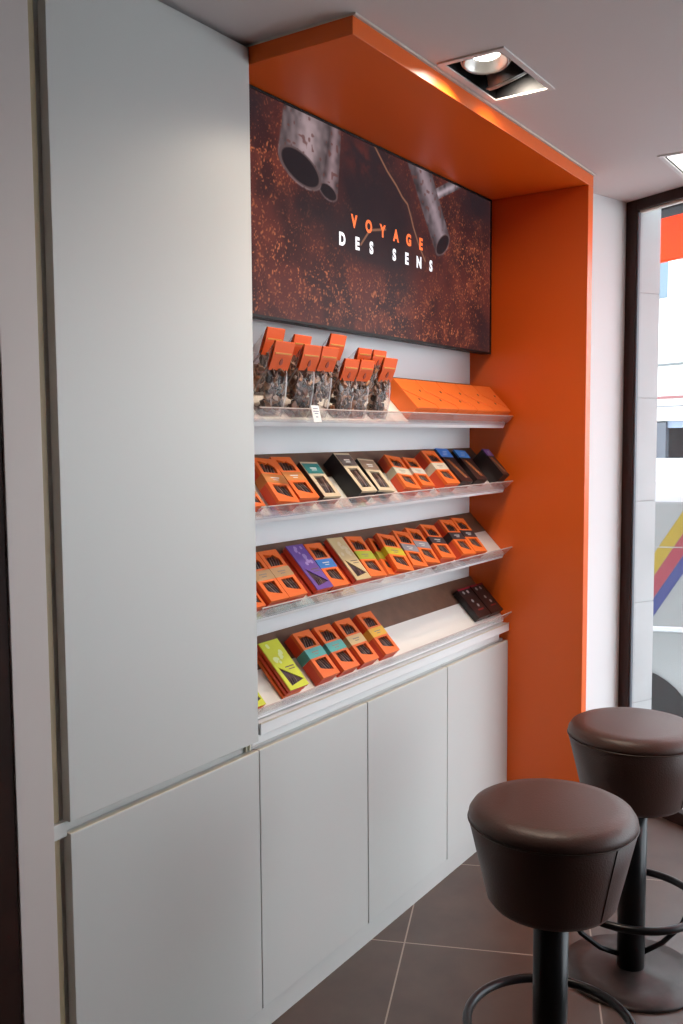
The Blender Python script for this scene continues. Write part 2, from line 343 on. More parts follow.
for p, q in list(zip(tw[:-1], tw[1:])) + [((2.36, 2.06), (2.41, 2.11)), ((2.41, 2.11), (2.50, 2.128))]:
    p = np.array(p); q = np.array(q); d = q - p; t_ = np.clip(((GX - p[0]) * d[0] + (GZ - p[1]) * d[1]) / (d @ d), 0, 1)
    dist = np.minimum(dist, np.hypot(GX - p[0] - t_ * d[0], GZ - p[1] - t_ * d[1]))
base = mixc(base, (.26, .12, .07), sm(.0045, .002, dist) * .8)
me = bpy.data.meshes.new('picture')
V = np.stack([GX, np.full(GX.shape, SY - .0008), GZ], -1).reshape(-1, 3)
idx = np.arange(NX * NZ).reshape(NZ, NX); Fq = np.stack([idx[:-1, :-1], idx[:-1, 1:], idx[1:, 1:], idx[1:, :-1]], -1).reshape(-1, 4)
me.from_pydata(V.tolist(), [], Fq.tolist())
ca = me.color_attributes.new('print', 'FLOAT_COLOR', 'POINT')
ca.data.foreach_set('color', np.concatenate([np.clip(base, 0, 1), np.ones((NZ, NX, 1))], -1).reshape(-1).astype(np.float32))
pm = bpy.data.materials.new('screen_image'); pm.use_nodes = True; n = pm.node_tree; b = n.nodes['Principled BSDF']
at = n.nodes.new('ShaderNodeAttribute'); at.attribute_name = 'print'
n.links.new(at.outputs['Color'], b.inputs['Emission Color']); b.inputs['Emission Strength'].default_value = SCREEN_GLOW
b.inputs['Base Color'].default_value = (.012, .011, .012, 1); b.inputs['Roughness'].default_value = .3; b.inputs['Specular IOR Level'].default_value = .04
me.materials.append(pm); po = bpy.data.objects.new('picture', me); C.objects.link(po); po.parent = scr; T(po)
LORA = mat('orange_letter_glow', (.6, .12, .02), .4, emit=(1, .16, .02), es=.75)
LWHI = mat('white_letter_glow', (.5, .5, .5), .4, emit=(.9, .92, 1), es=.8)
def word(chars, centers, z0, h, m_, name, lab):
    for ch, x in zip(chars, centers):
        cu = bpy.data.curves.new('t', 'FONT'); cu.body = ch; cu.size = 1; cu.align_x = 'CENTER'; cu.offset = .05; cu.resolution_u = 4
        ob = bpy.data.objects.new('t', cu); C.objects.link(ob); bpy.context.view_layer.update()
        mm = bpy.data.meshes.new_from_object(ob.evaluated_get(bpy.context.evaluated_depsgraph_get()))
        vs = np.array([v.co[:] for v in mm.vertices]); y0, y1 = vs[:, 1].min(), vs[:, 1].max(); s_ = h / (y1 - y0)
        mb = MB(); mb.add([(x + v[0] * s_ * .92, SY - .0016, z0 + (v[1] - y0) * s_) for v in vs], [tuple(p.vertices) for p in mm.polygons])
        bpy.data.objects.remove(ob); bpy.data.curves.remove(cu); bpy.data.meshes.remove(mm)
        o = weld(mb.build(name, m_, scr)); o['label'] = lab; T(o)
word('VOYAGE', [2.324 + i * .0789 for i in range(6)], 2.1005, .0385, LORA, 'letter', 'orange letter')
word('DESSENS', [2.261, 2.340, 2.417, 2.550, 2.627, 2.706, 2.786], 2.041, .0375, LWHI, 'letter', 'white letter')

# ------------------------------------------------------------------ shelves
TH = math.atan2(.150, .145); SV = Vector((0, math.cos(TH), math.sin(TH))); NV = Vector((0, -math.sin(TH), math.cos(TH)))
ZF = {1: 1.544, 2: 1.304, 3: 1.057, 4: .811}
def SP(k, x, s_, n_): return Vector((x, .02, ZF[k])) + SV * s_ + NV * n_
SL = .2086
names = {1: 'topmost sloping white shelf, holding the bags and square orange boxes', 2: 'second sloping white shelf from the top of the display', 3: 'third sloping white shelf from the top, the fullest one', 4: 'lowest sloping shelf resting above the worktop ledge'}
for k in (1, 2, 3, 4):
    t_ = thing('display_shelf', names[k], 'shelf', (X1, .02, ZF[k]), group='sloping display shelves')
    def sp(mb, x0, x1, prof, mi=0): mb.prism(prof, lambda p: SP(k, x0, *p), lambda p: SP(k, x1, *p), mi)
    zb_ = -.020
    mb = MB(); sp(mb, X1 + .001, X2 - .001, [(-.002, 0), (SL - .001, 0), (SL - .001 - .012, -.012), (.012, -.016), (-.009, -.010)] if k == 4 else [(-.002, 0), (SL - .001, 0), (SL - .001 - .018, -.018), (.014, -.020), (-.008, -.016)])
    T(mb.build('board', WHITE2, t_, .001))
    mb = MB(); sp(mb, X1 + .002, X2 - .002, [(.112, .0002), (SL - .003, .0002), (SL - .003, .003), (.112, .003)]); T(mb.build('brown_back_panel', BROWNW, t_))
    mb = MB(); sp(mb, X1 + .002, X2 - .002, [(.0, .0002), (.112, .0002), (.112, .0022), (.0, .0022)]); T(mb.build('liner', LINER, t_))
    mb = MB(); sp(mb, X1 + .002, X2 - .003, [(-.0055, -.004), (-.0025, -.004), (-.0025, .043), (-.0055, .043)]); lip = T(mb.build('front_lip', ACRYL, t_))
    mb = MB(); sp(mb, X1 + .002, X2 - .003, [(-.0055, .043), (-.0025, .043), (-.0025, .0445), (-.0055, .0445)]); e_ = mb.build('lip_edge', ACEDGE, lip)
tg = thing('price_tag', 'small white price tag clipped on the lip of the top shelf', 'price tag', (1.978, -.026, 1.567), (R(-14), 0, 0))
MB().box((-.017, -.0008, -.030), (.017, .0006, .014)).build('card', PAPERW, tg)
mb = MB()
for i, (l, z) in enumerate(((.020, .004), (.024, -.003), (.016, -.009), (.010, -.018))): mb.box((-l / 2, -.0012, z), (l / 2, -.0009, z + .0022))
mb.build('print_lines', INK, tg)

# ------------------------------------------------------------------ packaged chocolates
def SROT(phi=0): return (Matrix.Rotation(TH, 3, 'X') @ Matrix.Rotation(phi, 3, 'Z')).to_euler()
def rods(mb, x0, x1, y0, y1, z, cnt, rad=.004, ang=None, seed=0):
    rr = random.Random(seed)
    for i in range(cnt):
        x = x0 + (x1 - x0) * (i + .5) / cnt; a = (ang if ang is not None else -.35) + rr.uniform(-.12, .12); L = (y1 - y0) * rr.uniform(.78, 1) / 2; cy = (y0 + y1) / 2
        dx, dy = math.sin(a), math.cos(a); mb.tube([(x - dx * L, cy - dy * L, z + rr.uniform(0, .001)), (x, cy, z + .001), (x + dx * L, cy + dy * L, z)], rad, 6)
_cache = {}
def colm(col, rough=.45):
    key = tuple(round(c, 3) for c in col)
    if key not in _cache: _cache[key] = mat('printed_card', col, rough)
    return _cache[key]
def place(t_, k, x, s0, n0=0, phi=0):
    t_.location = SP(k, x, s0, .0035 + n0); t_.rotation_euler = SROT(phi)
def window_box(W, L, T_, band, label, k, x, s0=.010, n0=0, phi=0, case=PORANGE, side=PDEEP, group=None, bandpos=(.42, .62), clearband=False):
    """carton with an upper and a lower cut window, chocolates under film and a paper band round the middle"""
    t_ = thing('chocolate_box', label, 'box', group=group)
    b0, b1 = bandpos[0] * L, bandpos[1] * L; q = W * .17; z = T_
    wu = [(q, b1 + .006), (W - q, b1 + .006), (W - q, L * .80), (W * .62, L * .90), (W * .52, L * .88), (q, L * .93)][::1]
    wl = [(q * 1.1, b0 - .006), (q * 1.1, L * .20), (W * .38, L * .16), (W - q, L * .10), (W - q, b0 - .006)]
    bd = MB().box((0, 0, 0), (W, L, T_ - .010)); bd.build('tray', [side], t_)
    fr_ = holed([(0, 0), (W, 0), (W, L), (0, L)], [wu, wl], T_ - .0098, T_); weld(fr_.build('carton_front', [case], t_))
    mb = MB(); rods(mb, q, W - q, L * .12, b0, T_ - .0075, 5, .0035, -.3, seed=int(x * 1000)); rods(mb, q, W - q, b1, L * .9, T_ - .0075, 5, .0035, .3, seed=int(x * 999) + 5)
    c_ = mb.build('chocolate_sticks', CHOC2, t_)
    if band is not None:
        bm_ = colm(band) if not clearband else colm(band, .2)
        e = .0005
        mb = MB().box((-e, b0, -.0002), (0, b1, T_ + e)); mb.box((W, b0, -.0002), (W + e, b1, T_ + e)); mb.box((-e, b0, T_), (W + e, b1, T_ + e)); p_ = mb.build('paper_band', bm_, t_)
        lum = sum(band) / 3; pc = colm((.75, .75, .7)) if lum < .3 else colm((.32, .25, .2))
        mb = MB(); mb.box((W * .3, (b0 + b1) / 2 + .001, T_ + e), (W * .7, (b0 + b1) / 2 + .0042, T_ + e + .0003)); mb.box((W * .38, (b0 + b1) / 2 - .006, T_ + e), (W * .62, (b0 + b1) / 2 - .0035, T_ + e + .0003))
        mb.build('print_lines', pc, p_)
    place(t_, k, x, s0, n0, phi); return t_
def slant_box(W, L, T_, col, col2, label, k, x, s0=.010, n0=0, phi=0, side=PDEEP, group=None, top=True):
    """flat printed pack with a triangular window low on its face"""
    t_ = thing('chocolate_pack', label, 'box', group=group)
    MB().box((0, 0, 0), (W, L, T_ - .003)).build('tray', side, t_, .0008)
    if top:
        tri = [(W * .20, L * .40), (W * .12, L * .07), (W * .90, L * .09)]
        tri = [(W * .14, L * .47), (W * .20, L * .07), (W * .93, L * .13)]
        weld(holed([(0, 0), (W, 0), (W, L), (0, L)], [tri], T_ - .003, T_).build('carton_front', colm(col), t_))
        MB().add([(x_, y_, T_ - .0027) for x_, y_ in tri], [(0, 1, 2)]).build('window_shadow_card', colm((.05, .02, .03)), t_)
        mb = MB(); rods(mb, W * .28, W * .62, L * .09, L * .25, T_ - .0035, 3, .0022, .25, seed=3); mb.build('chocolate_sticks', CHOC2, t_)
        mb = MB(); rr = random.Random(int(x * 777))
        for i in range(9): # printed motif
            cx, cy, r_ = W * rr.uniform(.25, .8), L * rr.uniform(.55, .93), W * rr.uniform(.06, .13)
            mb.add([(cx + r_ * math.cos(a) * rr.uniform(.7, 1.2), cy + r_ * math.sin(a), T_ + .0002 + i * .00002) for a in [j * math.pi / 4 for j in range(8)]], [tuple(range(8))])
        mb.build('printed_motif', colm(col2), t_)
        mb = MB(); mb.box((W * .45, L * .42, T_), (W * .9, L * .44, T_ + .0003)); mb.box((W * .55, L * .37, T_), (W * .88, L * .385, T_ + .0003)); mb.build('print_lines', colm((.15, .1, .08)), t_)
    place(t_, k, x, s0, n0, phi); return t_
def sleeve_box(W, L, T_, lab, label, k, x, s0=.010, n0=0, phi=0):
    """kraft faced box with black sides, a colour label at the top and one long window"""
    t_ = thing('chocolate_box', label, 'box', group='kraft boxes with black sides on the second shelf')
    MB().box((0, 0, 0), (W, L, T_ - .008)).build('tray', PBLACK, t_)
    wl = [(W * .2, L * .10), (W * .80, L * .10), (W * .80, L * .60), (W * .2, L * .60)]
    weld(holed([(0, 0), (W, 0), (W, L), (0, L)], [wl], T_ - .0079, T_).build('carton_front', [PKRAFT], t_))
    mb = MB(); mb.box((-.0004, 0, 0), (0, L, T_ - .001)); mb.build('black_side', PBLACK, t_)
    p_ = MB().box((W * .03, L * .66, T_), (W * .97, L * .95, T_ + .0006)).build('colour_label', colm(lab), t_)
    mb = MB(); mb.box((W * .33, L * .80, T_ + .0006), (W * .70, L * .83, T_ + .0009)); mb.box((W * .36, L * .75, T_ + .0006), (W * .66, L * .77, T_ + .0009)); mb.build('print_lines', colm((.85, .85, .8)), p_)
    mb = MB(); rods(mb, W * .25, W * .8, L * .12, L * .58, T_ - .0065, 4, .005, .15, seed=int(x * 500)); mb.build('chocolate_sticks', CHOC2, t_)
    place(t_, k, x, s0, n0, phi); return t_
def dark_bar(W, L, T_, top, ink, label, k, x, s0=.010, n0=0, phi=0, dots=False, name='chocolate_bar'):
    t_ = thing(name, label, 'box', group='black chocolate boxes')
    MB().box((0, 0, 0), (W, L, T_)).build('sleeve', colm((.022, .012, .012), .35), t_, .0008)
    if not dots:
        p_ = MB().box((0, L * .74, T_ - .006), (W, L + .0004, T_ + .0004)).build('colour_label', colm(top, .35), t_)
        mb = MB()
        for i in range(3): mb.box((W * (.25 + .08 * i), L * (.80 + .05 * i), T_ + .0004), (W * (.6 + .08 * i), L * (.815 + .05 * i), T_ + .0007))
        mb.build('print_lines', colm((.5, .6, .8)), p_)
        mb = MB(); rr = random.Random(int(x * 100)); 
        for j in range(3):
            pts = [(W * (.30 + .4 * i / 7 + .13 * math.sin(i * 1.7 + j * 2)), L * (.66 - .55 * i / 7), T_ + .0002) for i in range(8)]
            pts = [(min(max(p[0], .004), W - .004), p[1], p[2]) for p in pts]; mb.tube(pts, .0011, 5)
        mb.build('printed_motif', colm(ink, .35), t_)
    else:
        mb = MB(); mb.box((0, L - .006, T_), (W, L + .0004, T_ + .0005)); mb.build('colour_label', colm(top), t_)
        for px, py in ((.28, .86), (.62, .86), (.45, .55), (.60, .38)): MB().lathe([(W * .07, T_), (W * .07, T_ + .0006)], 10, (W * px, L * py, 0)).build('silver_dot', colm((.40, .40, .40), .3), t_)
        mb = MB(); mb.box((W * .35, L * .22, T_), (W * .8, L * .26, T_ + .0004)); mb.build('printed_motif', colm((.22, .02, .02)), t_)
    place(t_, k, x, s0, n0, phi); return t_
def phi_of(dx, L=.145): return -math.atan2(dx, L)
Lb = .152
# lowest shelf
G4 = 'orange windowed boxes on the lowest shelf'
slant_box(.044, Lb * .95, .014, (.66, .70, .04), (.75, .85, .35), 'lime green pack half hidden by the tall cabinet on the lowest shelf', 4, X1 + .006, .012, side=PORANGE)
for i, l in enumerate(('lowest of the three packs under the lime green cover', 'middle one of the three stacked packs under the lime green cover')):
    slant_box(.078, Lb, .012, (.66, .70, .04), (.7, .8, .3), l, 4, 1.894 + .003 * (i - 1), .014, i * .0122, side=PDEEP if i else PORANGE, top=False, group='stack of lime packs')
slant_box(.080, Lb, .012, (.66, .70, .04), (.76, .84, .36), 'lime green pack with triangular window, topmost of its stack of three', 4, 1.896, .014, .0244, side=PDEEP, group='stack of lime packs')
window_box(.078, Lb, .038, (.10, .46, .42), 'orange box with teal band next to the lime green stack', 4, 2.041, .013, group=G4)
window_box(.080, Lb, .034, (.11, .48, .43), 'orange box with teal band, the one farther right of the two', 4, 2.146, .014, group=G4)
window_box(.080, Lb, .034, (.72, .52, .25), 'orange box with a beige band on the lowest shelf', 4, 2.252, .014, group=G4)
window_box(.080, Lb, .034, (.86, .48, .05), 'orange box with a yellow band, rightmost orange one on the lowest shelf', 4, 2.373, .015, group=G4)
dark_bar(.098, .130, .026, (.30, .01, .03), None, 'black box with silver dots at the left of the pair on the lowest shelf', 4, 3.036, .022, dots=True, phi=0)
dark_bar(.098, .130, .026, (.30, .01, .03), None, 'black box with silver dots against the orange panel on the lowest shelf', 4, 3.142, .022, dots=True, phi=0)
# third shelf
G3 = 'orange windowed boxes on the third shelf'
TANB = (.55, .33, .16)
window_box(.046, .10, .022, TANB, 'low orange box cut off by the tall cabinet on the third shelf', 3, X1 + .002, .012, group=G3)
window_box(.074, Lb, .034, TANB, 'orange box with kraft band, left one of the touching pair', 3, 1.8205, .012, group=G3)
window_box(.078, Lb, .034, TANB, 'orange box with kraft band, right one of the touching pair', 3, 1.8965, .012, group=G3)
slant_box(.074, Lb * .97, .018, (.16, .07, .33), (.4, .3, .6), 'dark red edged pack lying under the purple pack', 3, 2.014, .013, side=PDEEP, top=False, group='stack of purple packs')
slant_box(.074, Lb, .018, (.15, .07, .34), (.38, .27, .58), 'purple printed pack with triangular window on the third shelf', 3, 2.018, .013, .0185, side=PDEEP, group='stack of purple packs')
window_box(.076, Lb, .034, (.035, .22, .60), 'orange box with a bright blue band', 3, 2.0955, .012, group=G3, phi=phi_of(.006))
slant_box(.074, Lb * .97, .018, (.6, .45, .22), (.7, .6, .4), 'dark red edged pack lying under the beige pack', 3, 2.206, .014, side=PDEEP, top=False, group='stack of beige packs')
slant_box(.075, Lb * 1.02, .018, (.62, .47, .24), (.70, .58, .38), 'beige printed pack with triangular window on the third shelf', 3, 2.210, .014, .0185, side=PDEEP, group='stack of beige packs', phi=phi_of(.006))
window_box(.080, Lb, .034, (.42, .48, .03), 'orange box with a lime band beside the beige pack', 3, 2.292, .017, group=G3, phi=phi_of(.018))
p39 = phi_of(.036)
window_box(.080, Lb * .95, .016, (.50, .45, .03), 'thin orange box under the one with the yellow band', 3, 2.418, .020, group=G3, phi=p39)
window_box(.084, Lb * .95, .018, (.62, .52, .02), 'orange box with yellow band stacked on a thinner one', 3, 2.446, .020, .0165, group=G3, phi=p39)
window_box(.078, Lb * .95, .034, (.26, .25, .27), 'orange box with grey band beside the yellow banded one', 3, 2.545, .021, group=G3, phi=p39)
window_box(.078, Lb * .95, .034, (.27, .26, .29), 'orange box with grey band beside a black banded one', 3, 2.6295, .023, group=G3, phi=phi_of(.034))
window_box(.084, Lb * .95, .036, (.03, .025, .03), 'orange box with black band touching the grey banded boxes', 3, 2.738, .024, group=G3, phi=phi_of(.026))
window_box(.084, Lb * 1.02, .042, (.03, .025, .03), 'orange box with black band, left one of the raised pair', 3, 2.874, .014, group=G3, phi=phi_of(.018))
window_box(.084, Lb * 1.02, .042, (.03, .025, .03), 'orange box with black band, rightmost on the third shelf', 3, 2.962, .014, group=G3, phi=phi_of(.020))
# second shelf
G2 = 'orange windowed boxes on the second shelf'
BRZ = (.62, .22, .05)
window_box(.050, .090, .022, BRZ, 'low orange box cut off by the tall cabinet on the second shelf', 2, X1 + .003, .014, group=G2)
window_box(.080, Lb, .034, BRZ, 'orange box with bronze band nearest the tall cabinet on the second shelf', 2, 1.858, .015, group=G2, phi=phi_of(.02), bandpos=(.42, .62))
window_box(.084, Lb * .97, .034, BRZ, 'orange box with bronze band beside the teal labelled box', 2, 1.950, .017, group=G2, phi=phi_of(.006))
sleeve_box(.076, .128, .032, (.03, .24, .22), 'kraft box with teal label and black sides', 2, 2.062, .016, phi=phi_of(.008))
sleeve_box(.076, .148, .050, (.10, .075, .065), 'tallest kraft box with a dark label and black sides', 2, 2.220, .008, phi=phi_of(.006))
sleeve_box(.080, .128, .034, (.30, .19, .12), 'kraft box with a brown label and black sides', 2, 2.342, .019, phi=phi_of(.018))
window_box(.080, .138, .034, (.62, .56, .42), 'orange box with cream band, left one of its pair', 2, 2.502, .021, group=G2, phi=phi_of(.026))
window_box(.072, .122, .032, (.58, .54, .46), 'small orange box with pale grey band between two taller orange boxes', 2, 2.612, .024, group=G2, phi=phi_of(.018))
window_box(.088, .148, .046, (.62, .55, .42), 'thick orange box with cream band beside the blue topped black boxes', 2, 2.742, .010, group=G2, phi=phi_of(.006))
dark_bar(.082, .155, .036, (.04, .20, .62), (.62, .20, .05), 'black box with blue top touching the thick orange box', 2, 2.874, .020, phi=phi_of(.008))
dark_bar(.080, .142, .036, (.06, .27, .72), (.62, .21, .06), 'black box with light blue top, the one nearer the orange panel', 2, 2.998, .024, phi=phi_of(.012))
dark_bar(.050, .130, .062, (.25, .12, .42), (.35, .13, .06), 'black box with a purple top at the right end of the second shelf', 2, 3.160, .012, phi=phi_of(.012))
# square boxes on the top shelf
gl = ['leftmost square orange box beside the bags', 'second square orange box from the bags', 'middle one of the five square orange boxes', 'fourth square orange box from the bags', 'square orange box touching the orange side panel']
proto = None
for i, l in enumerate(gl):
    if proto is None:
        t_ = thing('gift_box', l, 'box', group='square orange gift boxes on the top shelf'); W_, L_, T_ = .137, .128, .054; proto = t_
        MB().box((0, 0, 0), (W_, L_, T_ - .004)).build('carton_base', PORANGE, t_, .001)
        mb = MB(); mb.prism([(0, 0), (W_, 0), (W_, L_ * .12), (0, L_ * .62)], lambda p: (p[0], p[1], T_ - .0039), lambda p: (p[0], p[1], T_ - .001)); mb.build('lower_flap', PORANGE, t_, .0006)
        mb = MB(); mb.prism([(0, L_ * .63), (W_, L_ * .13), (W_, L_), (0, L_)], lambda p: (p[0], p[1], T_ - .0039), lambda p: (p[0], p[1], T_ + .0005)); mb.build('upper_flap', PORANGE, t_, .0006)
        mb = MB()
        for px, py, z in ((.78, .60, T_ + .0005), (.42, .30, T_ - .001)): mb.lathe([(.005, z), (.005, z + .0006)], 14, (W_ * px, L_ * py, 0))
        mb.build('dark_seal', colm((.10, .02, .01)), t_)
    else: t_ = copy_tree(proto); t_['label'] = l
    place(t_, 1, 2.530 + i * .1405, .006)
# ------------------------------------------------------------------ bags of chocolate with folded orange headers
CARDB = mat('orange_header_card', (.85, .115, .012), .5, spec=.3); GOLD = colm((.80, .38, .06), .35)
def bag(x, W_, s_, hb, ht, label, seed, tilt=22, lean=0):
    rr = random.Random(seed); t_ = thing('chocolate_bag', label, 'bag', SP(1, x, s_, .0035), group='clear bags of chocolate with orange headers')
    a = R(tilt); ND = Vector((lean, -math.sin(a), math.cos(a))); D = Vector((0, math.cos(a), math.sin(a))); dep = .046
    def q(u, v, h): # u across, v depth 0..1, h height along the bag; foot follows the slope of the shelf
        foot = SV * (v * dep); f = min(1, h / hb); top = ND * h + D * (dep * .5 * 1 + (v - .5) * dep * (1 - f) * 1.0) ; return foot * (1 - f) + top * f + (ND * h) * (1 - f)
    bul = .004; rows = 7; cols = 6
    mb = MB(); vs = []; ring = []
    def loop():
        L_ = [(i / cols, 0) for i in range(cols)] + [(1, j / 4) for j in range(4)] + [(1 - i / cols, 1) for i in range(cols)] + [(0, 1 - j / 4) for j in range(4)]; return L_
    LP = loop(); k = len(LP)
    for i in range(rows + 1):
        h = hb * i / rows
        for (u, v) in LP:
            p = q(u, v, h); b_ = bul * math.sin(math.pi * i / rows)
            p = p + Vector((u * W_ + (u - .5) * .008 * (1 - (i / rows) ** 3), 0, 0)) + D * ((v - .5) * 2 * b_ * math.sin(math.pi * min(max(u, .001), .999))) + Vector((rr.uniform(-.0012, .0012), rr.uniform(-.001, .001), 0)) * (1 if 0 < i < rows else 0); vs.append(p)
    fs = [(i * k + j, i * k + (j + 1) % k, (i + 1) * k + (j + 1) % k, (i + 1) * k + j) for i in range(rows) for j in range(k)] + [tuple(range(k))[::-1], tuple(rows * k + j for j in range(k))]
    mb.add(vs, fs, 0, True); mb.build('clear_pouch', POUCH, t_)
    # contents
    mb = MB(); 
    for i in range(64):
        u = rr.uniform(.10, .90); h = rr.uniform(.07, .97) * hb; v = rr.uniform(.12, .6)
        c = q(u, v, h) + Vector((u * W_ + (u - .5) * .004, 0, 0)); sx, sy, sz = rr.uniform(.011, .020), rr.uniform(.003, .006), rr.uniform(.007, .014); fshr = 1 - .5 * h / hb
        rot = Euler((rr.uniform(-1, 1), rr.uniform(-1.6, 1.6), rr.uniform(-.8, .8))).to_matrix(); vs = []
        for dz in (-1, 1):
            for j in range(7):
                an = 2 * math.pi * j / 7; r_ = rr.uniform(.65, 1.1); vs.append(c + rot @ Vector((math.cos(an) * sx * r_, dz * sy * fshr, math.sin(an) * sz * r_)))
        mb.add(vs, [tuple(range(7))[::-1], tuple(range(7, 14))] + [(j, (j + 1) % 7, 7 + (j + 1) % 7, 7 + j) for j in range(7)])
    o = mb.build('chocolate_pieces', CHOC, t_, .0008, 1); o['kind'] = 'stuff'
    # header card folded over the bag mouth, and the clear gusset beside it
    H0, H1 = hb - .004, ht; c0 = q(.5, .5, hb)
    def hp(u, h, off): return ND * h + D * (dep * .5 + off) + Vector((u * W_, 0, 0))
    prof = [(-.004, H0), (-.0055, (H0 + H1) / 2), (-.002, H1), (.0005, H1 + .001), (.003, H1), (.0055, (H0 + H1) / 2), (.004, H0), (.0032, H0), (.0045, (H0 + H1) / 2), (0, H1 - .002), (-.0045, (H0 + H1) / 2), (-.0032, H0)]
    mb = MB(); mb.prism(prof, lambda p: hp(.02, p[1], p[0]), lambda p: hp(.98, p[1], p[0])); cd_ = mb.build('header_card', CARDB, t_)
    m1 = (H0 + H1) / 2
    mb = MB(); mb.prism([(.10, m1 + .006), (.90, m1 + .006), (.90, m1 + .0095), (.10, m1 + .0095)], lambda p: hp(p[0], p[1], -.0062), lambda p: hp(p[0], p[1], -.0050)); mb.build('gold_line', GOLD, cd_)
    mb = MB(); mb.prism([(.42, m1 - .018), (.5, m1 - .022), (.58, m1 - .018), (.55, m1 - .008), (.5, m1 - .004), (.45, m1 - .008)], lambda p: hp(p[0], p[1], -.0064), lambda p: hp(p[0], p[1], -.0050)); mb.build('printed_emblem', colm((.35, .04, .01)), cd_)
    mb = MB(); e0, e1, e2 = hp(0, H0, 0), hp(0, H1, 0), hp(0, H0 + .01, 0) + D * .03 - ND * .012
    mb.add([e0, e1, e2, e0 + Vector((-.0006, 0, 0)), e1 + Vector((-.0006, 0, 0)), e2 + Vector((-.0006, 0, 0))], [(0, 1, 2), (5, 4, 3), (0, 3, 4, 1), (1, 4, 5, 2), (2, 5, 3, 0)]); mb.build('side_gusset', POUCH, t_)
    return t_
fr_l = ['front bag nearest the tall cabinet', 'second bag from the tall cabinet in the front row', 'front bag right of the one above the price tag', 'fourth bag from the tall cabinet in the front row', 'fifth bag from the tall cabinet in the front row', 'front bag at the right end of the row, beside the square boxes']
for (x, W_, hb, ht), l in zip(((1.812, .080, .118, .186), (1.930, .077, .124, .186), (2.010, .077, .126, .187), (2.128, .074, .106, .162), (2.206, .074, .108, .164), (2.322, .076, .112, .178)), fr_l):
    bag(x, W_, .006, hb, ht, l, int(x * 1000))
bk_l = ['back row bag at the left end, behind the front ones', 'second bag from the left in the back row', 'back row bag whose header sticks up highest in the middle', 'second bag from the right in the back row', 'back row bag at the right end, nearest the square boxes']
for (x, W_, hb, ht), l in zip(((1.856, .074, .105, .171), (1.972, .078, .108, .162), (2.130, .078, .112, .178), (2.284, .074, .108, .150), (2.366, .074, .110, .150)), bk_l):
    bag(x, W_, .082, hb, ht, l, int(x * 1000))

# ------------------------------------------------------------------ recessed ceiling lamps
def fixture(a, b_, c, d_, label, heads):
    t_ = thing('recessed_spotlight', label, 'lamp', ((a + c) / 2, (b_ + d_) / 2, ZC)); W_, D_ = (c - a) / 2, (d_ - b_) / 2
    o = .014; weld(holed([(-W_ - o, -D_ - o), (W_ + o, -D_ - o), (W_ + o, D_ + o), (-W_ - o, D_ + o)], [[(-W_ + .001, -D_ + .001), (W_ - .001, -D_ + .001), (W_ - .001, D_ - .001), (-W_ + .001, D_ - .001)]], -.004, -.0002).build('trim_frame', TRIMW, t_))
    H = .13; e = .0015
    mb = MB(); mb.box((-W_ + .0005, -D_ + .0005, 0), (W_ - .0005, -D_ + .002, H)); mb.box((-W_ + .0005, D_ - .002, 0), (W_ - .0005, D_ - .0005, H)); mb.box((-W_ + .0005, -D_ + .002, 0), (-W_ + .002, D_ - .002, H)); mb.box((W_ - .002, -D_ + .002, 0), (W_ - .0005, D_ - .002, H)); mb.box((-W_ + .0005, -D_ + .0005, H), (W_ - .0005, D_ - .0005, H + .002))
    mb.build('housing', BLACKP, t_)
    for hx, rx, ry, hz, lit in heads:
        h = empty('lamp_head', (hx, 0, hz), (rx, ry, 0)); h.parent = t_
        pr_ = [(.030, .060), (.046, .052), (.056, .0), (.058, -.004), (.053, -.006), (.050, -.001), (.040, .026), (.0, .028)]
        MB().lathe(pr_, 40).build('reflector', SILVER, h)
        MB().lathe([(0, .020), (.036, .020), (.036, .0235), (0, .0235)], 32).build('bulb', LAMPW if lit else TRIMW, h)
        mb = MB(); ring = [(.0605 * math.cos(2 * math.pi * i / 40), .0605 * math.sin(2 * math.pi * i / 40), .002) for i in range(40)]; mb.tube(ring, .0022, 8, closed=True); mb.build('gimbal_ring', SILVER, h)
        if lit:
            ld = bpy.data.lights.new('spot', 'SPOT'); ld.energy = SPOT_W * lit; ld.spot_size = R(150); ld.spot_blend = .9; ld.shadow_soft_size = .030; ld.color = (1, .86, .70)
            lo = bpy.data.objects.new('lamp_light', ld); C.objects.link(lo); lo.parent = h; lo.location = (0, 0, -.004)
    return t_
fixture(*LAMPS[0], 'square recessed double spotlight in the ceiling beside the orange canopy', [(-.072, R(-4), R(7), .014, 1.0), (.068, R(-10), R(-30), .014, .30)])
f2 = fixture(*LAMPS[1], 'recessed lit ceiling lamp near the window top, cut by the photo edge', [])
W_, D_ = (LAMPS[1][2] - LAMPS[1][0]) / 2, (LAMPS[1][3] - LAMPS[1][1]) / 2
MB().box((-W_ + .004, -D_ + .004, .004), (W_ - .004, D_ - .004, .008)).build('diffuser', mat('diffuser_glow', (.9, .9, .9), .5, emit=(1, .96, .92), es=2.2), f2)

